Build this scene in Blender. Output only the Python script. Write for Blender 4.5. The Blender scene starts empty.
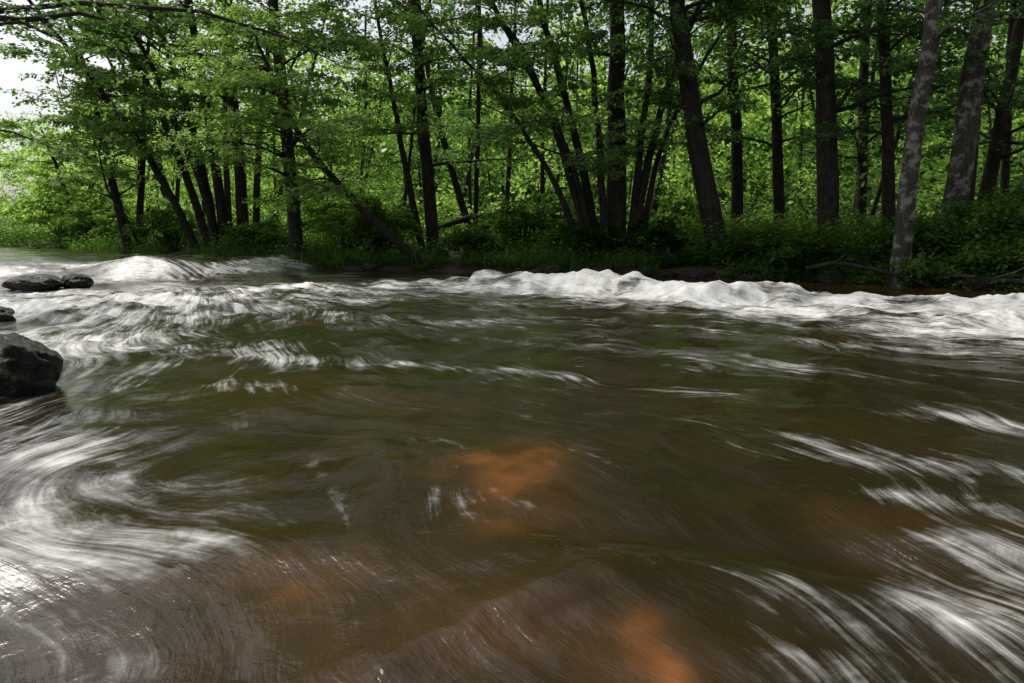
import bpy, math, numpy as np
from mathutils import Vector
rng=np.random.default_rng(7)

# ------------------------------------------------------------ noise
def _h(ix,iy,seed):
    n=(ix.astype(np.int64)*374761393+iy.astype(np.int64)*668265263+seed*1442695041)&0xffffffff
    n=((n^(n>>13))*1274126177)&0xffffffff
    n=n^(n>>16)
    return (n&0xffffff)/float(0xffffff)
def vn(x,y,seed=0):
    x=np.asarray(x,float);y=np.asarray(y,float)
    ix=np.floor(x);iy=np.floor(y);fx=x-ix;fy=y-iy
    fx=fx*fx*fx*(fx*(fx*6-15)+10);fy=fy*fy*fy*(fy*(fy*6-15)+10)
    a=_h(ix,iy,seed);b=_h(ix+1,iy,seed);c=_h(ix,iy+1,seed);d=_h(ix+1,iy+1,seed)
    return (a*(1-fx)+b*fx)*(1-fy)+(c*(1-fx)+d*fx)*fy
def fbm(x,y,seed=0,o=4):
    s=0;a=.5;t=0
    for i in range(o):
        s=s+a*vn(x*2**i+i*17.3,y*2**i+i*9.1,seed+i);t+=a;a*=.5
    return s/t
def ss(a,b,x):
    t=np.clip((x-a)/(b-a),0,1);return t*t*(3-2*t)

# ------------------------------------------------------------ terrain
BX=[-150,-60,-27,-17,-7,0,4,7,10.5,20,60,150]
BY=[110,62,36,29,23,20.5,19,16.8,14.3,9.5,-5,-40]
def bankY(x): return np.interp(x,BX,BY)
def bdist(x,y): return (y-bankY(x)+0.5*(vn(x*.8,y*.0,3)-.5))*.85
def gz(x,y):
    x=np.asarray(x,float);y=np.asarray(y,float)
    d=bdist(x,y)
    far=-.7+ss(-1.2,.35,d)*.9+ss(.3,4,d)*.3+np.clip(d-3,0,200)*.012+ss(45,130,d)*(16-9*ss(-20,-60,x))
    s=-(x+.85*y+3.0)*.76
    left=-.7+ss(-1.2,.5,s)*1.1+ss(.3,5,s)*.8
    left=np.where(y<30,left,-.7+(left+.7)*ss(34,30,y))
    n=-(y+1.6)
    near=-.7+ss(-.8,.8,n)*1.1+ss(.5,5,n)*.8
    z=np.maximum(np.maximum(far,left),near)
    return z+(fbm(x*.7,y*.7,11,4)-.5)*.28*ss(-.6,.2,z)
def mesh_obj(name,V,F,mats,mi=None,var=None,smooth=None):
    me=bpy.data.meshes.new(name)
    V=np.ascontiguousarray(V,np.float32);F=np.ascontiguousarray(F,np.int32)
    me.vertices.add(len(V));me.vertices.foreach_set('co',V.ravel())
    me.loops.add(F.size);me.loops.foreach_set('vertex_index',F.ravel())
    me.polygons.add(len(F))
    me.polygons.foreach_set('loop_start',np.arange(0,F.size,F.shape[1],dtype=np.int32))
    me.polygons.foreach_set('loop_total',np.full(len(F),F.shape[1],np.int32))
    for m in mats: me.materials.append(m)
    if mi is not None: me.polygons.foreach_set('material_index',np.ascontiguousarray(mi,np.int32))
    if smooth is None: smooth=np.ones(len(F),bool)
    me.polygons.foreach_set('use_smooth',smooth)
    if var is not None:
        a=me.attributes.new('var','FLOAT','POINT');a.data.foreach_set('value',np.ascontiguousarray(var,np.float32))
    me.update(calc_edges=True)
    ob=bpy.data.objects.new(name,me);bpy.context.scene.collection.objects.link(ob);return ob
def grid_faces(nr,nc):
    i=np.arange(nr-1)[:,None]*nc+np.arange(nc-1)[None,:];i=i.ravel()
    return np.stack([i,i+1,i+nc+1,i+nc],1)

# ------------------------------------------------------------ materials
def newmat(n):
    m=bpy.data.materials.new(n);m.use_nodes=True;nt=m.node_tree;nt.nodes.clear();return m,nt
def N(nt,t,**k):
    n=nt.nodes.new(t)
    for a,b in k.items():
        if a=='inp':
            for kk,vv in b.items(): n.inputs[kk].default_value=vv
        else: setattr(n,a,b)
    return n
def ramp(nt,stops):
    r=nt.nodes.new('ShaderNodeValToRGB');e=r.color_ramp.elements
    while len(e)<len(stops): e.new(.5)
    for i,(p,c) in enumerate(stops): e[i].position=p;e[i].color=(*c,1)
    return r
def leafmat(name,c0,c1,c2,trans=.5,gloss=True):
    m,nt=newmat(name);L=nt.links
    at=N(nt,'ShaderNodeAttribute',attribute_name='var')
    r=ramp(nt,[(0,c0),(.5,c1),(1,c2)]);L.new(at.outputs['Fac'],r.inputs[0])
    if gloss:
        pb=N(nt,'ShaderNodeBsdfPrincipled',inp={'Roughness':.42,'Specular IOR Level':.5});L.new(r.outputs[0],pb.inputs['Base Color'])
    else:
        pb=N(nt,'ShaderNodeBsdfDiffuse');L.new(r.outputs[0],pb.inputs['Color'])
    tr=N(nt,'ShaderNodeBsdfTranslucent')
    mul=N(nt,'ShaderNodeMix',data_type='RGBA',blend_type='MULTIPLY')
    mul.inputs[0].default_value=1
    L.new(r.outputs[0],mul.inputs[6]);mul.inputs[7].default_value=(2.8,2.7,1.7,1)
    L.new(mul.outputs[2],tr.inputs[0])
    mx=N(nt,'ShaderNodeMixShader',inp={0:trans});L.new(pb.outputs[0],mx.inputs[1]);L.new(tr.outputs[0],mx.inputs[2])
    o=N(nt,'ShaderNodeOutputMaterial');L.new(mx.outputs[0],o.inputs[0]);return m
def barkmat(name,ca,cb,lichen=0.0,lc=(.3,.31,.27)):
    m,nt=newmat(name);L=nt.links
    tc=N(nt,'ShaderNodeTexCoord');mp=N(nt,'ShaderNodeMapping',inp={'Scale':(9,9,2.2)});L.new(tc.outputs['Object'],mp.inputs[0])
    n1=N(nt,'ShaderNodeTexNoise',inp={'Scale':1.6,'Detail':5,'Roughness':.65});L.new(mp.outputs[0],n1.inputs['Vector'])
    r=ramp(nt,[(.3,ca),(.7,cb)]);L.new(n1.outputs[0],r.inputs[0])
    n2=N(nt,'ShaderNodeTexNoise',inp={'Scale':4.2,'Detail':6,'Roughness':.7});L.new(tc.outputs['Object'],n2.inputs['Vector'])
    r2=ramp(nt,[(.5,(0,0,0)),(.6,(1,1,1))]);L.new(n2.outputs[0],r2.inputs[0])
    ml=N(nt,'ShaderNodeMath',operation='MULTIPLY',inp={1:lichen});L.new(r2.outputs[0],ml.inputs[0])
    mx=N(nt,'ShaderNodeMix',data_type='RGBA');L.new(ml.outputs[0],mx.inputs[0]);L.new(r.outputs[0],mx.inputs[6]);mx.inputs[7].default_value=(*lc,1)
    pb=N(nt,'ShaderNodeBsdfPrincipled',inp={'Roughness':.9,'Specular IOR Level':.2});L.new(mx.outputs[2],pb.inputs['Base Color'])
    b=N(nt,'ShaderNodeBump',inp={'Strength':.8,'Distance':.04});L.new(n1.outputs[0],b.inputs['Height']);L.new(b.outputs[0],pb.inputs['Normal'])
    o=N(nt,'ShaderNodeOutputMaterial');L.new(pb.outputs[0],o.inputs[0]);return m
leafA=leafmat('leaf_hornbeam',(.022,.055,.014),(.068,.14,.030),(.16,.27,.062))
leafB=leafmat('leaf_alder',(.014,.038,.012),(.042,.096,.024),(.096,.18,.044))
leafC=leafmat('leaf_distant',(.010,.028,.010),(.064,.135,.032),(.22,.345,.10),gloss=False)
leafU=leafmat('leaf_undergrowth',(.012,.032,.010),(.046,.10,.022),(.125,.215,.048),gloss=False)
bark=barkmat('bark_dark',(.011,.009,.007),(.048,.041,.031),.3,(.075,.085,.05))
barkL=barkmat('bark_lichen',(.025,.022,.017),(.085,.075,.06),.8,(.26,.265,.23))
rock_m,nt=newmat('wet_rock');L=nt.links
tc=N(nt,'ShaderNodeTexCoord');n1=N(nt,'ShaderNodeTexNoise',inp={'Scale':3,'Detail':12,'Roughness':.78});L.new(tc.outputs['Object'],n1.inputs['Vector'])
r=ramp(nt,[(.44,(.006,.006,.005)),(.55,(.028,.024,.013)),(.64,(.16,.135,.07))]);L.new(n1.outputs[0],r.inputs[0])
pb=N(nt,'ShaderNodeBsdfPrincipled',inp={'Roughness':.25});L.new(r.outputs[0],pb.inputs['Base Color'])
b=N(nt,'ShaderNodeBump',inp={'Strength':1,'Distance':.12});L.new(n1.outputs[0],b.inputs['Height']);L.new(b.outputs[0],pb.inputs['Normal'])
o=N(nt,'ShaderNodeOutputMaterial');L.new(pb.outputs[0],o.inputs[0])
gm,nt=newmat('forest_soil');L=nt.links
tc=N(nt,'ShaderNodeTexCoord');n1=N(nt,'ShaderNodeTexNoise',inp={'Scale':.45,'Detail':6,'Roughness':.65});L.new(tc.outputs['Object'],n1.inputs['Vector'])
n2=N(nt,'ShaderNodeTexNoise',inp={'Scale':9,'Detail':6,'Roughness':.7});L.new(tc.outputs['Object'],n2.inputs['Vector'])
r=ramp(nt,[(.38,(.03,.019,.010)),(.55,(.022,.03,.009)),(.72,(.035,.06,.012))]);L.new(n1.outputs[0],r.inputs[0])
r2=ramp(nt,[(.3,(.4,.36,.3)),(.7,(1.4,1.4,1.2))]);L.new(n2.outputs[0],r2.inputs[0])
mx=N(nt,'ShaderNodeMix',data_type='RGBA',blend_type='MULTIPLY');mx.inputs[0].default_value=1;L.new(r.outputs[0],mx.inputs[6]);L.new(r2.outputs[0],mx.inputs[7])
sx=N(nt,'ShaderNodeSeparateXYZ');L.new(tc.outputs['Object'],sx.inputs[0])
mr=N(nt,'ShaderNodeMapRange',inp={1:.2,2:.4,3:0,4:1});L.new(sx.outputs[2],mr.inputs[0])
mx2=N(nt,'ShaderNodeMix',data_type='RGBA');L.new(mr.outputs[0],mx2.inputs[0]);mx2.inputs[6].default_value=(.045,.024,.011,1);L.new(mx.outputs[2],mx2.inputs[7])
pb=N(nt,'ShaderNodeBsdfPrincipled',inp={'Roughness':.9});L.new(mx2.outputs[2],pb.inputs['Base Color'])
b=N(nt,'ShaderNodeBump',inp={'Strength':.8,'Distance':.08});L.new(n2.outputs[0],b.inputs['Height']);L.new(b.outputs[0],pb.inputs['Normal'])
o=N(nt,'ShaderNodeOutputMaterial');L.new(pb.outputs[0],o.inputs[0])

gx=np.concatenate([np.linspace(-300,-62,30),np.linspace(-60,60,400),np.linspace(62,300,30)])
gy=np.concatenate([np.linspace(-200,-12,20),np.linspace(-10,70,270),np.linspace(72,400,50)])
X,Y=np.meshgrid(gx,gy)
mesh_obj('ground',np.stack([X,Y,gz(X,Y)],-1).reshape(-1,3),grid_faces(len(gy),len(gx)),[gm])

# ------------------------------------------------------------ river
yr=np.concatenate([np.linspace(-6,.75,24),.8*np.exp(np.linspace(0,math.log(110/.8),640))])
u=np.linspace(-1,1,720)
Y=np.repeat(yr[:,None],len(u),1);X=u[None,:]*(2.5+1.15*np.maximum(Y,0))
SX,SY=-7.5,14.5
dx=X-SX;dy=Y-SY;R=np.sqrt(dx*dx+dy*dy)+.01
TH=np.arctan2(dx,-dy)
wob=(fbm(X*.35,Y*.35,21,3)-.5)*.16+(fbm(X*1.2,Y*1.2,25,2)-.5)*.02
FU=(TH+wob)*15.5*R/(R+3);FV=R
def G(cx,cy,sx,sy,ang=0):
    c,s=math.cos(math.radians(ang)),math.sin(math.radians(ang))
    a=(X-cx)*c+(Y-cy)*s;b=-(X-cx)*s+(Y-cy)*c
    return np.exp(-(a/sx)**2-(b/sy)**2)
line=17.2+(X+10)*-.05+2.2*(vn(X*.45,X*0+2,5)-.5)
up=ss(-1.5,.7,Y-line)*ss(-5.5,-8.5,X)
Z=up*.42+.26*G(-10.0,17.0,1.9,.9,0)
CR=[(-1.3,15.7,1.3,.35,.12,-25),(.2,15.0,1.3,.45,.22,-20),(1.5,14.3,1.0,.5,.28,-24),(2.9,13.5,1.0,.5,.28,-35),(3.6,12.3,1.3,.35,.14,-30),
    (5.0,12.3,1.2,.5,.25,-16),(6.8,11.7,1.3,.5,.14,-22),(8.2,11.1,1.3,.5,.2,-20),(10.2,10.3,1.5,.6,.18,-20),(2.3,10.8,1.1,.3,.12,-40),(4.6,9.8,1.3,.35,.15,-30),
    (6.2,9.0,1.2,.4,.16,-25),(7.9,8.4,1.2,.4,.16,-25),(1.2,12.2,.9,.3,.09,-40),(-2.9,15.5,1.2,.35,.10,-20),(-4.6,14.5,1.2,.35,.12,0),(-6.5,12.6,1.2,.4,.12,10),(-5,10.8,1,.3,.08,0),(-7.5,10.8,1,.3,.08,0)]
crest=0
wx=X+.7*(fbm(X*.9,Y*.9,81,3)-.5)*2;wy=Y+.5*(fbm(X*.9,Y*.9,83,3)-.5)*2
def G2(cx,cy,sx,sy,ang,wx=wx,wy=wy):
    c,s=math.cos(math.radians(ang)),math.sin(math.radians(ang))
    a=(wx-cx)*c+(wy-cy)*s;b=-(wx-cx)*s+(wy-cy)*c
    return np.exp(-(a/sx)**2-(b/sy)**2)
for c in CR: crest=np.maximum(crest,0)+c[4]*G2(*c[:4],c[5])
Z=Z+crest*(.45+1.0*fbm(X*1.3,Y*1.3,71,3))*(1-.4*ss(3,7,X))
foam=0
for (cx,cy,sx,sy,an,w) in [
    (0.3,14.4,2.8,1.0,-25,.52),(3.0,12.6,2.6,1.2,-32,.64),(6.0,10.6,3.4,1.6,-25,.76),(9.5,9.0,3.5,2.1,-20,.86),(6.6,8.0,2.8,1.0,-20,.5),
    (3.4,9.8,2.4,.9,-38,.44),(5.8,6.8,2.4,.7,-25,.38),
    (-3.2,14.6,3.2,1.4,0,.55),(-8.5,14.5,4.5,2.2,0,.7),(-6.2,11.3,4.2,1.6,10,.64),(-8.5,10,3,2.5,0,.7),(-3.6,9.6,2.6,1.0,-10,.46),(-5.4,7.2,1.6,1.6,60,.6),(-4.4,5.0,.9,1.4,10,.5),(-2.9,7.0,1.8,.7,-25,.38),
    (-2.9,4.0,.5,1.0,25,.42),(-2.2,3.0,.4,.9,20,.42),(-1.75,2.2,.4,.4,20,.44),(-1.2,2.6,.28,.3,-20,.32),(-1.0,1.75,.4,.2,-10,.36),  # near-left patches: thin foam, with pale sky reflection painted in too
    (-1.05,3.5,.05,.10,10,.35),(-1.3,4.3,.6,.12,-30,.28),(-2.0,5.2,.8,.25,-20,.32),(-.3,3.35,.1,.04,0,.3),
    (1.35,1.95,.6,.24,-18,.5),(.8,1.65,.3,.14,-30,.42),(1.9,2.3,.65,.22,-20,.42),(.1,1.98,.5,.05,35,.24),
    (2.4,3.3,.9,.2,-25,.4),(1.8,2.9,.6,.12,-25,.26),(3.0,4.2,1.5,.26,-28,.38),(1.3,4.2,1.2,.14,-35,.26),(.6,5.6,1.6,.2,-30,.28),(-1.4,6.3,1.3,.3,-15,.32),(.4,7.4,2.2,.35,-25,.32),(2.3,6.0,1.8,.35,-32,.36),(-1,9.5,1.8,.4,-15,.36),(-.5,11.5,2.5,.6,-15,.34),(3,8,2,.3,-32,.34)]:
    foam=foam+w*G(cx,cy,sx,sy,an)
brk=fbm(X*1.5,Y*1.5,35,4)
foam=foam*(1-ss(7,9,Y)*(.5-.95*(brk-.25)).clip(-.2,.5)*.85)
foam=foam+.6*np.clip(crest/.25,0,1)*ss(.30,.52,brk)+.4*ss(.08,.4,up)*ss(1.0,.85,up)+.16*ss(15,20,Y)*ss(-2,-6,X)
foam=foam+.42*(fbm(X*1.1,Y*1.1,31,4)-.5)
foam=foam*np.where(X>0,ss(.4,2.0,-bdist(X,Y)),1)
foam=foam-.14*G(-.1,2.9,1.1,1.3,0)
foam=np.clip(foam,0,1.1)
str1=fbm(FU*1.6,FV*.5,41,4)-.5
str2=fbm(FU*5,FV*1.3,43,4)-.5
chop=fbm(X*2.4,Y*2.4,57,5)-.5
near=ss(12,1.5,Y);rs=ss(.6,4,R)
Z=Z+rs*(str1*(.06+.14*foam)+str2*(.010+.03*np.clip(foam,0,1)))+chop*.24*np.clip(foam,0,1)*ss(5,9,Y)
Z=Z+(fbm(X*1.1,Y*1.1,51,3)-.5)*.08+(fbm(X*3.3,Y*3.3,53,3)-.5)*.018*near
Z=Z+.03*G(.1,2.1,.7,.12,35)+.04*G(1.2,2.0,.8,.22,-18)-.03*G(.9,2.45,.8,.2,-18)+.04*G(-1.9,2.4,.5,.3,30)
tx=X+.35*(fbm(X*3,Y*3,101,4)-.5);ty=Y+.5*(fbm(X*3,Y*3,103,4)-.5)
def G3(cx,cy,sx,sy,an): return G2(cx,cy,sx,sy,an,tx,ty)
tint=.85*G3(-.02,3.4,.26,.38,0)+.35*G3(.02,2.9,.2,.35,0)+.5*G3(.34,1.85,.09,.12,10)+.2*G3(.1,1.75,.5,.25,10)+.34*G3(-.8,2.2,.5,.22,0)+.2*G3(-.5,1.8,.4,.3,0)+.3*G(-1.7,5.2,1,.6,0)+.5*G(-2.6,9.2,.4,.3,0)+.75*ss(3,.2,-bdist(X,Y))*ss(2,5,X)+.12*G(-.3,3.2,1.6,1.4,0)+.15*G(1.6,2.7,.7,.25,-20)
tint=np.clip(tint*(.0+1.75*fbm(X*4.2,Y*4.2,63,5))+.26*(fbm(X*1.3,Y*1.3,61,4)-.5),0,1)
wm,nt=newmat('river_water');L=nt.links
af=N(nt,'ShaderNodeAttribute',attribute_name='foam');at=N(nt,'ShaderNodeAttribute',attribute_name='tint');fl=N(nt,'ShaderNodeAttribute',attribute_name='flow')
def sn(sc,det=6,ro=.6,dist=0.0,scale=1.):
    mp=N(nt,'ShaderNodeMapping',inp={'Scale':sc});L.new(fl.outputs['Vector'],mp.inputs[0])
    n=N(nt,'ShaderNodeTexNoise',inp={'Scale':scale,'Detail':det,'Roughness':ro,'Distortion':dist});L.new(mp.outputs[0],n.inputs['Vector']);return n
s1=sn((2.6,.6,1),6,.6,.15);s2=sn((14,1.3,1),5,.65,.1);s3=sn((1.1,.7,1),3,.5,.3)
def M(op,a,b=None,c=None):
    m=N(nt,'ShaderNodeMath',operation=op)
    for i,v in enumerate([a,b,c]):
        if v is None: continue
        if isinstance(v,(int,float)): m.inputs[i].default_value=v
        else: L.new(v,m.inputs[i])
    return m.outputs[0]
tco=N(nt,'ShaderNodeTexCoord')
fx=N(nt,'ShaderNodeTexNoise',inp={'Scale':4.5,'Detail':7,'Roughness':.68,'Distortion':.5});L.new(tco.outputs['Object'],fx.inputs['Vector'])
nz=M('ADD',M('ADD',M('MULTIPLY',s1.outputs[0],.5),M('MULTIPLY',fx.outputs[0],.3)),M('ADD',M('MULTIPLY',s2.outputs[0],.5),M('MULTIPLY',s3.outputs[0],.4)))
nz=M('SUBTRACT',nz,.85)
val=M('ADD',af.outputs['Fac'],M('MULTIPLY',nz,2.3))
mrf=N(nt,'ShaderNodeMapRange',interpolation_type='SMOOTHSTEP',inp={1:.22,2:1.12,3:0,4:1});L.new(val,mrf.inputs[0])
fm=M('MULTIPLY',mrf.outputs[0],.97)
rt=ramp(nt,[(0,(.016,.0112,.0028)),(.45,(.050,.024,.0055)),(1,(.15,.056,.013))]);L.new(at.outputs['Fac'],rt.inputs[0])
fr=ramp(nt,[(.35,(.52,.51,.47)),(.58,(.82,.82,.80))]);L.new(M('ADD',M('MULTIPLY',fx.outputs[0],.55),M('MULTIPLY',s2.outputs[0],.45)),fr.inputs[0])
mxc=N(nt,'ShaderNodeMix',data_type='RGBA');L.new(fm,mxc.inputs[0]);L.new(rt.outputs[0],mxc.inputs[6]);L.new(fr.outputs[0],mxc.inputs[7])
pb=N(nt,'ShaderNodeBsdfPrincipled',inp={'IOR':1.33});L.new(mxc.outputs[2],pb.inputs['Base Color'])
L.new(M('ADD',M('MULTIPLY',fm,.5),.10),pb.inputs['Roughness'])
rp=N(nt,'ShaderNodeTexNoise',inp={'Scale':9,'Detail':4,'Roughness':.6,'Distortion':.3});L.new(tco.outputs['Object'],rp.inputs['Vector'])
hh=M('ADD',M('ADD',M('MULTIPLY',s1.outputs[0],.6),M('MULTIPLY',s2.outputs[0],.2)),M('MULTIPLY',rp.outputs[0],.22))
b=N(nt,'ShaderNodeBump',inp={'Strength':.5,'Distance':.055});L.new(hh,b.inputs['Height']);L.new(b.outputs[0],pb.inputs['Normal'])
o=N(nt,'ShaderNodeOutputMaterial');L.new(pb.outputs[0],o.inputs[0])
riv=mesh_obj('river_water',np.stack([X,Y,Z],-1).reshape(-1,3),grid_faces(len(yr),len(u)),[wm])
me=riv.data
for nm,arr in (('foam',foam),('tint',tint)):
    a=me.attributes.new(nm,'FLOAT','POINT');a.data.foreach_set('value',arr.ravel().astype(np.float32))
a=me.attributes.new('flow','FLOAT_VECTOR','POINT');a.data.foreach_set('vector',np.stack([FU,FV,FU*0],-1).astype(np.float32).ravel())

# ------------------------------------------------------------ builders
def nrm(a): return a/(np.linalg.norm(a,axis=-1,keepdims=True)+1e-9)
class MB:
    def __init__(s): s.V=[];s.F=[];s.M=[];s.S=[];s.A=[];s.n=0
    def add(s,V,F,m,sm,A):
        s.V.append(V);s.F.append(F+s.n);s.M.append(np.full(len(F),m));s.S.append(np.full(len(F),sm));s.A.append(A);s.n+=len(V)
    def tube(s,P,rad,sides=8,lump=0,seed=0):
        P=np.asarray(P,float);rad=np.asarray(rad,float);n=len(P)
        T=nrm(np.gradient(P,axis=0));ref=np.array([1.,0,0]) if abs(T[0][0])<.8 else np.array([0,1.,0])
        A=nrm(np.cross(T,ref));B=np.cross(T,A)
        th=np.linspace(0,2*np.pi,sides,endpoint=False)
        rr=rad[:,None]*np.ones(sides)
        if lump: rr=rr*(1+lump*(fbm(np.cos(th)[None,:]*1.5+seed+np.arange(n)[:,None]*.15,np.sin(th)[None,:]*1.5+np.arange(n)[:,None]*.25,seed,3)-.5)*2)
        V=P[:,None,:]+rr[...,None]*(np.cos(th)[None,:,None]*A[:,None,:]+np.sin(th)[None,:,None]*B[:,None,:])
        i=np.arange(n-1)[:,None]*sides;j=np.arange(sides)[None,:];k=(j+1)%sides
        F=np.stack([i+j,i+k,i+k+sides,i+j+sides],-1).reshape(-1,4)
        s.add(V.reshape(-1,3),F,0,True,np.full(n*sides,.5))
    def leaves(s,C,D,Nn,ln,wd,var,mat=1):
        D=nrm(D);Sd=nrm(np.cross(D,Nn));Up=np.cross(Sd,D);ln=ln[:,None];wd=wd[:,None]
        V=np.stack([C,C+D*ln*.45+Sd*wd*.5+Up*wd*.12,C+D*ln,C+D*ln*.45-Sd*wd*.5+Up*wd*.12],1)
        k=len(C);F=np.arange(4*k).reshape(k,4)
        s.add(V.reshape(-1,3),F,mat,False,np.repeat(np.clip(var,0,1),4))
    def out(s,name,mats): return mesh_obj(name,np.concatenate(s.V),np.concatenate(s.F),mats,np.concatenate(s.M),np.concatenate(s.A),np.concatenate(s.S))
def sprays(mb,P0,P1,n,r,size,flat=.55,droop=.2,base=.5,tubes=True,thick=.06):
    T=len(P0);tw=P1-P0;Ld=np.linalg.norm(tw,axis=1)
    if tubes:
        for i in range(T):
            mid=(P0[i]+P1[i])/2+np.array([0,0,.06*Ld[i]])
            mb.tube([P0[i],mid,P1[i]],[.012,.008,.003],3)
    t=r.uniform(.05,1.05,(T,n));sg=r.choice([-1,1],(T,n))
    d=nrm(tw)[:,None,:]*np.ones((T,n,1))
    side=nrm(np.cross(d,np.array([0,0,1.])))
    off=r.uniform(.0,.45,(T,n))*(1.05-t*.7)*Ld[:,None]*.75
    C=P0[:,None,:]+tw[:,None,:]*t[...,None]+side*(sg*off)[...,None]
    C[...,2]+=.06*Ld[:,None]*np.sin(np.pi*np.clip(t,0,1))-off*droop*1.2+r.normal(0,thick,(T,n))
    D=d*.6+side*sg[...,None]*.8+r.normal(0,.35,(T,n,3));D[...,2]-=droop
    Nn=np.array([0,0,1.])+r.normal(0,flat,(T,n,3))
    var=np.reshape(base,(-1,1))+r.normal(0,.14,(T,1))+r.normal(0,.15,(T,n))
    sz=(size*np.ones(T))[:,None]*r.uniform(.65,1.25,(T,n));sz=sz.ravel()
    mb.leaves(C.reshape(-1,3),D.reshape(-1,3),nrm(Nn.reshape(-1,3)),sz,sz*r.uniform(.5,.7,T*n),var.ravel())
def stem_pts(p0,p1,H,n=16,bow=0,r=None):
    p0=np.array(p0,float);p1=np.array(p1,float);k=(H-p0[2])/(p1[2]-p0[2])
    t=np.linspace(0,1,n)[:,None];e=p0+(p1-p0)*k
    P=p0*(1-t)+e*t
    hd=(p1-p0)*np.array([1,1,0]);
    P[:,:2]-= (bow*np.sin(np.pi*t))*(hd[:2]/(np.linalg.norm(hd)+.1))
    P[:,:2]+=np.cumsum(r.normal(0,.06,(n,2)),0)*np.sqrt(t)
    return P
def make_tree(name,stems,seed,nl=22,zlo=3,L=(2,4),leaf=.15,npt=38,ntw=7,bm=bark,lm=leafB,base=.5,bias=(0,-.5),elev=(10,45),droop=.5,flare=1.0,limbs=()):
    r=np.random.default_rng(seed);mb=MB();A0=[];A1=[];B0=[];B1=[]
    def do_limb(Q,rad,ntw,hi=False,ln=3):
        m=len(Q);mb.tube(Q,np.linspace(rad,.008,m),6)
        s=np.linspace(0,1,m);sv=r.uniform(.2,1,ntw);sv[0]=1
        st2=np.stack([np.interp(sv,s,Q[:,k]) for k in range(3)],1)
        dd=nrm(Q[-1]-Q[0]);ang=r.uniform(.3,1.2,ntw)*r.choice([-1,1],ntw);ang[0]=0
        ca,sa=np.cos(ang),np.sin(ang)
        d2=np.stack([dd[0]*ca-dd[1]*sa,dd[0]*sa+dd[1]*ca,np.full(ntw,-.05)+r.normal(0,.12,ntw)],1)
        tl=r.uniform(.55,1.25,ntw)*(.6+.18*ln)
        if hi: B0.append(st2);B1.append(st2+nrm(d2)*tl[:,None]*1.3)
        else: A0.append(st2);A1.append(st2+nrm(d2)*tl[:,None])
    for (p0,p1,rad,H,bow) in stems:
        P=stem_pts(p0,p1,H,18,bow,r);n=len(P);t=np.linspace(0,1,n)
        Pb=np.array([P[0]+(P[1]-P[0])*f for f in (-.35,0,.15,.35,.65)]);P=np.concatenate([Pb,P[1:]])
        t=np.concatenate([[0,0,0,0.01,.03],t[1:]])
        fl=np.array([2.0,1.6,1.3,1.12,1.03]+[1]*(n-1));fl=1+(fl-1)*flare
        mb.tube(P,rad*fl*(1-.78*t**1.1),12,.18,seed)
        for i in range(nl):
            tz=r.uniform(zlo,min(H-.3,13))
            high=H>14 and i%4==0
            if high: tz=r.uniform(11,H-.3)
            f=(tz-P[1][2])/(P[-1][2]-P[1][2]);f=np.clip(f,0,.98)
            st=np.array([np.interp(tz,P[:,2],P[:,k]) for k in range(3)])
            az=r.uniform(0,2*np.pi);h=np.array([math.cos(az)+bias[0],math.sin(az)+bias[1]]);h/=np.linalg.norm(h)+.01
            el=math.radians(r.uniform(*elev));ln=r.uniform(*L)*(1-.4*f)
            if high: ln=r.uniform(1.5,4)
            s=np.linspace(0,1,7)[:,None];dirv=np.array([h[0]*math.cos(el),h[1]*math.cos(el),math.sin(el)])
            Q=st+dirv*s*ln;Q[:,2]-=(droop*ln*.5)*s[:,0]**2
            Q[1:]+=np.cumsum(r.normal(0,.04*ln*.5,(6,3)),0)
            do_limb(Q,max(.02,rad*.28*(1-.5*f)),ntw,high,ln)
    for (Q,rad,ntw2) in limbs: do_limb(np.array(Q,float),rad,ntw2,False,2)
    sprays(mb,np.concatenate(A0),np.concatenate(A1),npt,r,leaf,base=base)
    if B0: sprays(mb,np.concatenate(B0),np.concatenate(B1),24,r,.3,base=base,tubes=False,thick=.2)
    return mb.out(name,[bm,lm])
def T(x,y,tx,rad,H=20,tz=7.,ty=None,bow=0):
    z=float(gz(x,y));return ((x,y,z-.1),(tx,y if ty is None else ty,tz),rad,H,bow)

make_tree('hornbeam_tree',[T(-7.35,23.6,-7.7,.23,19)],1,nl=44,zlo=2.4,L=(2.5,4.8),leaf=.15,npt=50,ntw=9,lm=leafA,base=.7,elev=(5,35))
make_tree('hornbeam_tree',[T(-11.6,28,-12.5,.22,17,bow=.4),T(-11.0,28.3,-10.9,.26,18),T(-12.0,28,-13.8,.2,13,bow=.6),T(-12.3,28.3,-15.4,.19,12,bow=.8),T(-12.7,28,-17.0,.17,12,bow=1.),T(-10.4,28,-9.6,.16,12),T(-11.8,27.6,-14.6,.16,12,bow=.9)],2,nl=14,zlo=4,L=(2,4.5),leaf=.17,npt=42,lm=leafA,base=.6,bias=(-.4,-.5))
make_tree('alder_tree',[T(-2.83,22.0,-6.6,.14,7.5,tz=5.8,ty=21.2,bow=-.9)],3,nl=36,zlo=2.2,L=(1.5,3.6),leaf=.13,npt=46,lm=leafA,base=.78,bias=(-.4,-.5),elev=(0,35),flare=.5)
make_tree('alder_tree',[T(-2.8,24.5,-3.1,.22,19),T(-3.1,24.3,-4.2,.12,12)],4,nl=28,zlo=3.2,L=(2,4.4),lm=leafA,base=.6,elev=(0,35))
make_tree('alder_tree',[T(-1.5,28,-1.3,.11,17)],5,nl=22,zlo=4,L=(1.5,3),lm=leafA,base=.55)
make_tree('alder_tree',[T(-.3,30,0,.11,17)],6,nl=22,zlo=4,L=(1.5,3),lm=leafA,base=.55)
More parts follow.
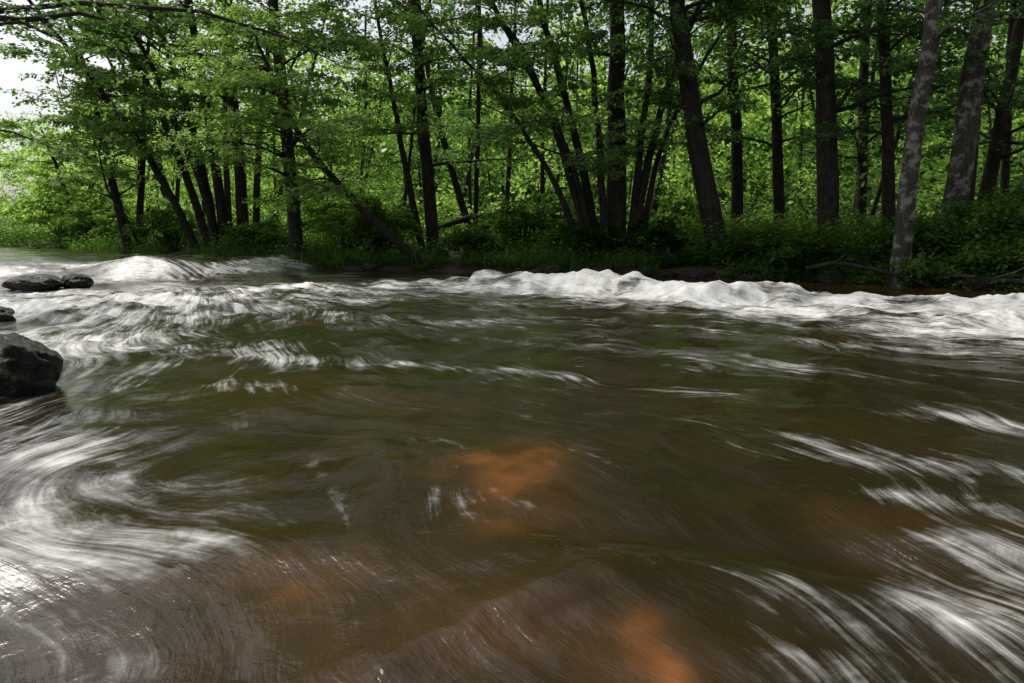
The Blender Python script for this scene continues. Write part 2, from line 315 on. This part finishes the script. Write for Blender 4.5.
make_tree('hazel_coppice',[T(2.5,21.0,-.4,.14,11,bow=.6),T(2.7,21.2,.7,.15,12,bow=.6),T(2.9,20.9,1.8,.12,12,bow=.4),T(3.2,21.3,3.2,.32,18),T(3.5,21.1,3.9,.13,12),T(3.7,21.0,5.4,.15,11,bow=.6),T(3.9,21.2,6.6,.11,9,bow=.8),T(2.3,21.0,-2.0,.11,8,bow=.7),T(2.6,20.8,-.9,.1,9,bow=.8)],7,nl=12,zlo=3.2,L=(1.5,3.8),leaf=.14,npt=42,lm=leafA,base=.55,elev=(0,35))
make_tree('alder_tree',[T(5.9,19.4,4.6,.29,19)],8,nl=30,zlo=3.8,L=(1.8,3.8))
make_tree('alder_tree',[T(7.9,24,7.5,.22,19)],9,nl=30,zlo=4,L=(1.8,3.8))
make_tree('alder_tree',[T(9.0,23,8.4,.19,19)],10,nl=30,zlo=3.8,L=(1.8,3.8))
make_tree('alder_tree',[T(8.45,18.3,7.8,.28,19)],12,nl=28,zlo=4.0,L=(1.6,3.6))
make_tree('alder_tree',[T(10.2,18.6,9.2,.17,18)],13,nl=28,zlo=3.2,L=(1.6,3.4))
make_tree('lichened_alder_tree',[T(8.75,15.5,8.85,.21,18,tz=5.4)],14,nl=18,zlo=4.9,L=(1.6,3),bm=barkL,leaf=.12)
make_tree('lichened_alder_tree',[T(10.7,17,11.15,.29,19,tz=6.2)],15,nl=20,zlo=4.8,L=(1.8,3.4),bm=barkL,leaf=.12)
make_tree('alder_tree',[T(13.4,20,14.0,.2,18)],16,nl=26,zlo=3.0,L=(1.8,3.8))
make_tree('alder_tree',[T(13.9,19,15.0,.22,18)],17,nl=26,zlo=3.0,L=(1.8,3.8))
make_tree('alder_tree',[T(12.6,25,12.2,.2,18)],18,nl=26,zlo=3.4,L=(1.8,3.8))
make_tree('hornbeam_tree',[T(-17.5,31.5,-18.6,.2,12),T(-17.2,31.7,-16.4,.16,13)],19,nl=30,zlo=2.4,L=(2.5,4.6),leaf=.18,npt=42,ntw=8,lm=leafA,base=.7)
make_tree('willow_tree',[T(-24,38.5,-25,.18,6.8,tz=6),T(-24,38.7,-22.5,.18,7.5)],20,nl=22,zlo=1.4,L=(2,3.6),leaf=.2,npt=40,ntw=8,lm=leafC,base=.8)
z0=float(gz(-16,13))
make_tree('overhanging_oak_tree',[((-16,13,z0),(-13,13.2,5),.3,12,0)],21,nl=12,zlo=5.3,L=(4,7.0),leaf=.12,npt=26,ntw=8,lm=leafB,base=.5,bias=(1.6,.1),elev=(5,28),droop=.25,
 limbs=[([(-13,13.2,4.5),(-11,13,4.95),(-9.8,13,5.05),(-8.8,13,4.95),(-7.8,13.1,5.1),(-6.9,13.2,4.9),(-6.2,13.3,4.4)],.1,12),
        ([(-13,13.2,4.7),(-11,12.6,4.55),(-9.6,12.4,4.65),(-8.4,12.4,4.75),(-7.7,12.5,4.45)],.07,9),
        ([(-12.5,13.2,3.2),(-11,13.4,3.3),(-9.6,13.6,3.1),(-8.8,13.8,2.75)],.04,5),
        ([(-9.8,13,5.05),(-8,13.5,5.4),(-6,14,5.4),(-4.4,14.4,5.0),(-3.4,14.6,4.5)],.06,11)])

mb=MB();z0=float(gz(-16.3,29.8))
mb.tube([(-15.9,29.6,z0-.1),(-16.3,29.5,1.6),(-17.0,29.3,3.0),(-17.2,29.3,4.4),(-16.9,29.2,5.6)],[.07,.055,.045,.03,.015],7)
mb.tube([(-17.0,29.3,3.0),(-16.4,29,3.8),(-16.1,29,4.6)],[.03,.02,.008],5)
mb.out('dead_sapling',[bark])

# ------------------------------------------------------------ distant forest mass
r=np.random.default_rng(99);mb=MB()
def open_sky(x,y,z): return (x<-.57*y-2)&((z-1.2)/y>.145+.08*(vn(x*.3,y*.3,5)-.5))
def fmass(K,d0,d1,zt,ztk,thr,n,size,pw=1.25,xr=(-75,62),hp=1.1,ln0=1.2,ln1=2.6,base=.5):
    px=r.uniform(*xr,K);dd=d0+(d1-d0)*r.uniform(0,1,K)**pw;py=bankY(px)+dd/.85
    g=gz(px,py);pz=g+.4+r.uniform(0,1,K)**hp*(zt+ztk*dd)
    keep=(fbm(px*.22+3,py*.22+pz*.35,77,3)>thr)&~open_sky(px,py,pz)&(np.abs(px)<.95*py+6)
    P0=np.stack([px,py,pz],1)[keep];k=len(P0);az=r.uniform(0,6.28,k);ln=r.uniform(ln0,ln1,k)
    P1=P0+np.stack([np.cos(az)*ln,np.sin(az)*ln,-.2*ln],1)
    sz=size*(1+.012*dd[keep])
    bs=base+2.1*(fbm(P0[:,0]*.16,P0[:,1]*.1+P0[:,2]*.25,9,3)-.5)+.5*ss(-12,-32,P0[:,0])  # leaf colour carries the forest's lit and dark patches, plus far-left haze
    sprays(mb,P0,P1,n,r,sz,flat=1.1,droop=.3,base=bs,tubes=False,thick=.25)
fmass(6000,6,36,13,.08,.45,44,.22,hp=1.0,base=.47)
fmass(3500,28,75,14,.09,.37,34,.4,ln0=2,ln1=4,base=.62)
fmass(2200,70,125,15,.0,.2,26,.85,xr=(-110,100),ln0=3,ln1=6,base=.62)
for i in range(150):
    x=r.uniform(-60,50);d=r.uniform(7,45);y=float(bankY(x))+d/.85;z=float(gz(x,y))
    if x<-.57*y-2: continue
    P=stem_pts((x,y,z-.1),(x+r.normal(0,1.3),y,z+8),z+15,8,r.normal(0,.5),r);mb.tube(P,np.linspace(1,.4,8)*r.uniform(.07,.2),7)
mb.out('background_forest',[bark,leafC])

# ------------------------------------------------------------ undergrowth
def plants(mb,x,y,hmin,hmax,nleaf,size,r,base=.5,spread=.35):
    k=len(x);z=gz(x,y);h=r.uniform(hmin,hmax,k)
    t=r.uniform(.15,1,(k,nleaf));az=r.uniform(0,6.28,(k,nleaf));rad=spread*r.uniform(.2,1,(k,nleaf))*(.4+h[:,None])
    C=np.stack([x[:,None]+np.cos(az)*rad*t,y[:,None]+np.sin(az)*rad*t,z[:,None]+h[:,None]*t*(1-.25*rad)],-1)
    D=np.stack([np.cos(az),np.sin(az),r.normal(-.1,.4,(k,nleaf))],-1)
    Nn=np.array([0,0,1.])+r.normal(0,.55,(k,nleaf,3))
    var=base+1.3*(fbm(x*.6,y*.6,91,3)-.5)[:,None]+r.normal(0,.15,(k,1))+.3*(t-.5)+r.normal(0,.12,(k,nleaf))
    sz=size*r.uniform(.6,1.3,k*nleaf)
    mb.leaves(C.reshape(-1,3),D.reshape(-1,3),nrm(Nn.reshape(-1,3)),sz,sz*.55,var.ravel(),mat=0)
def blades(mb,x,y,hmin,hmax,r,base=.6,n=8):
    x=np.repeat(x,n)+r.normal(0,.08,len(x)*n);y=np.repeat(y,n)+r.normal(0,.08,len(y)*n)
    k=len(x);z=gz(x,y);h=r.uniform(hmin,hmax,k);az=r.uniform(0,6.28,k)
    D=np.stack([np.cos(az)*.6,np.sin(az)*.6,np.ones(k)],1);Nn=np.stack([np.cos(az),np.sin(az),-np.ones(k)*.4],1)
    mb.leaves(np.stack([x,y,z],1),D,nrm(Nn),h,np.full(k,.022),base+r.normal(0,.15,k),mat=0)
r=np.random.default_rng(5)
mb=MB()
def strip(k,xa,xb,d0,d1,thr=.38,pw=1.):
    x=r.uniform(xa,xb,k);d=d0+(d1-d0)*r.uniform(0,1,k)**pw;y=bankY(x)+d/.85
    m=fbm(x*.6,y*.6,88,3)>thr;return x[m],y[m]
x,y=strip(3600,-40,22,.1,5,.4);plants(mb,x,y,.15,1.1,24,.12,r,.38)
x,y=strip(3300,-45,30,4,30,.42);plants(mb,x,y,.3,1.8,28,.2,r,.6)
x,y=strip(1500,-22,18,-.1,1.6,.45);blades(mb,x,y,.2,.7,r,base=.5)
x,y=strip(1100,-16,5,-.2,1.2,.38);plants(mb,x,y,.1,.5,24,.08,r,.4)
x,y=strip(1700,5,19,.25,3.4,.2);plants(mb,x,y,.4,1.5,40,.13,r,.6)
x,y=strip(700,4.5,19,-.35,.5,.3);plants(mb,x,y,.15,.55,26,.09,r,.58)
mb.out('bank_undergrowth',[leafU])
def shrub(name,cx,cy,rx,h,k,size,seed,lm=leafU,base=.55):
    r=np.random.default_rng(seed);mb=MB();z=float(gz(cx,cy));A0=[];A1=[]
    for i in range(k):
        az=r.uniform(0,6.28);e=r.uniform(.15,1);L_=r.uniform(.6,1)
        tip=np.array([cx+math.cos(az)*rx*e*L_,cy+math.sin(az)*rx*e*L_,z+h*L_*(1-.55*e*e)])
        b0=np.array([cx+math.cos(az)*.15,cy+math.sin(az)*.15,z-.05]);mid=b0*.4+tip*.6+np.array([0,0,h*.18])
        mb.tube([b0,mid,tip],[.02,.012,.005],4)
        for j in range(4):
            f=r.uniform(.45,1);p=mid*(1-f)+tip*f;q=p+np.array([math.cos(az+r.normal(0,.8)),math.sin(az+r.normal(0,.8)),r.normal(-.1,.2)])*r.uniform(.3,.6)
            A0.append(p);A1.append(q)
    sprays(mb,np.array(A0),np.array(A1),24,r,size,base=base,tubes=False,flat=.5)
    return mb.out(name,[bark,lm])
for i,(cx,cy,rx,h,k,s,b_) in enumerate([(-4.6,24.2,1.9,2.2,70,.13,.7),(-5.9,25.5,1.8,2.0,60,.13,.75),(11.1,15.8,1.4,1.9,90,.1,.65),(9.9,16.3,1.0,1.4,55,.1,.6),(12.4,15.6,1.5,2.3,80,.1,.65),(10.6,14.9,.8,.9,50,.1,.75),(14.5,15.5,1.6,2.6,70,.1,.6),(9.3,15.2,.6,.7,35,.09,.7),
    (2.2,21.4,1.3,1.5,55,.11,.25),(4.2,20.7,1.1,1.4,50,.11,.25),(6.6,18.4,1.0,1.2,50,.1,.5),(7.4,17.6,.9,1.2,45,.1,.7),(-9.6,26.5,1.5,1.4,50,.14,.6),(.3,24.6,1.8,1.9,50,.14,.5),(-1.2,22.8,1.2,1.1,45,.12,.45),(-15.3,31,2,2,60,.15,.65),(-21,36,2.4,2.6,80,.18,.8),(-27,42,3,3.4,100,.22,.9),(-31,49,4,4.5,120,.25,1.),(6.5,26,2,2,60,.15,.65),(-7.5,30,2.4,2.4,60,.16,.7),(2,30,2.4,2.6,60,.16,.65)]):
    shrub('shrub',cx,cy,rx,h,k,s,200+i,base=b_,lm=leafC if cx<-20 else leafU)  # far-left shrubs get paler leaves, distance haze put into their colour

# ------------------------------------------------------------ rocks
def rock(name,c,s,seed,rot=0):
    import bmesh
    bm=bmesh.new();bmesh.ops.create_icosphere(bm,subdivisions=5,radius=1)
    r=np.random.default_rng(seed);pl=nrm(r.normal(0,1,(13,3)));dl=r.uniform(.68,.95,13)
    for v in bm.verts:
        p=np.array(v.co)
        for n_,d_ in zip(pl,dl):
            q=p@n_
            if q>d_: p=p-n_*(q-d_)*.6
        k=1+.2*(float(fbm(p[0]*2.5+seed,p[1]*2.5+p[2]*2,seed,5))-.5)*2
        v.co=Vector((p*k).tolist())
    me=bpy.data.meshes.new(name);bm.to_mesh(me);bm.free();me.materials.append(rock_m)
    for p in me.polygons:p.use_smooth=True
    ob=bpy.data.objects.new(name,me);ob.location=c;ob.scale=s;ob.rotation_euler=(0,0,rot);bpy.context.scene.collection.objects.link(ob)
rock('river_boulder',(-3.99,5.3,.09),(.40,.36,.34),3,.3)
rock('river_boulder',(-9.9,14.2,.14),(.6,.5,.2),5)
rock('river_boulder',(-9.3,14.6,.14),(.3,.4,.2),6,.5)
rock('river_boulder',(-7.1,9.2,.06),(.3,.3,.16),8)
for i in range(11):
    x=.8+i*.5+rng.normal(0,.15);rock('bank_stone',(x,float(bankY(x))-.35+rng.normal(0,.2),.05),(rng.uniform(.2,.5),.3,rng.uniform(.1,.24)),20+i,rng.uniform(0,3))
for i,(x,d) in enumerate([(-9,-.3),(-10,-.2),(-13,-.4),(-4.5,-.2),(7.5,-.3),(9.9,-.2)]):
    rock('bank_stone',(x,float(bankY(x))+d,.1),(rng.uniform(.2,.4),.28,.18),40+i)
mb=MB();mb.tube([(6.9,16.1,.35),(7.5,15.9,.5),(8.1,15.5,.38),(8.7,15.0,.2),(9.1,14.7,.0)],[.05,.06,.055,.045,.03],8,.3,3)
mb.tube([(7.5,15.9,.5),(7.6,15.5,.75),(7.5,15.3,.9)],[.03,.02,.01],5);mb.out('fallen_branch',[bark])
mb=MB();mb.tube([(9.2,14.9,.2),(9.6,14.7,.28),(10.0,14.4,.2),(10.8,13.9,.2),(11.3,13.4,.12),(11.8,13.1,.02)],[.03,.045,.05,.05,.04,.03],8,.3,3)
mb.tube([(10.0,14.4,.2),(10.3,14.0,.4),(10.4,13.8,.55)],[.025,.018,.008],5);mb.out('fallen_branch',[barkL])
mb=MB();mb.tube([(-3.2,25.4,1.2),(-1.5,25.6,1.75),(.6,25.4,1.9),(2.2,25.6,1.7)],[.1,.11,.09,.06],8,.2,3)
mb.tube([(-.6,25.5,1.85),(0,25.2,2.3),(.2,25.1,2.7)],[.04,.03,.012],5);mb.tube([(.6,25.4,1.9),(.8,25.1,1.3),(.9,25,.6)],[.05,.04,.03],5);mb.out('fallen_log',[bark])

# ------------------------------------------------------------ light, sky, camera
sc=bpy.context.scene
w=bpy.data.worlds.new('World');sc.world=w;w.use_nodes=True;nt=w.node_tree;nt.nodes.clear()
EL,AZ=math.radians(55),math.radians(-50)
sk=nt.nodes.new('ShaderNodeTexSky');sk.sky_type='NISHITA';sk.sun_disc=False;sk.sun_elevation=EL;sk.sun_rotation=AZ;sk.dust_density=4;sk.air_density=1
hs=nt.nodes.new('ShaderNodeHueSaturation');hs.inputs['Saturation'].default_value=.38
bg=nt.nodes.new('ShaderNodeBackground');bg.inputs[1].default_value=.15;ow=nt.nodes.new('ShaderNodeOutputWorld')
nt.links.new(sk.outputs[0],hs.inputs['Color']);nt.links.new(hs.outputs[0],bg.inputs[0]);nt.links.new(bg.outputs[0],ow.inputs[0])
sd=bpy.data.lights.new('sun','SUN');sd.energy=3.1;sd.angle=math.radians(22);sd.color=(1,.95,.86)
so=bpy.data.objects.new('sun',sd);sc.collection.objects.link(so)
dv=Vector((math.sin(AZ)*math.cos(EL),math.cos(AZ)*math.cos(EL),math.sin(EL)))
so.rotation_euler=dv.to_track_quat('Z','Y').to_euler()
cd=bpy.data.cameras.new('camera');cd.lens=24;cd.sensor_width=36;cd.clip_end=1000;cd.clip_start=.05
co=bpy.data.objects.new('camera',cd);co.location=(0,0,1.2);co.rotation_euler=(math.radians(90-9.1),0,0);sc.collection.objects.link(co);sc.camera=co
sc.view_settings.view_transform='Standard';sc.view_settings.look='None';sc.view_settings.exposure=0
print('verts',sum(len(o.data.vertices) for o in bpy.data.objects if o.type=='MESH'))
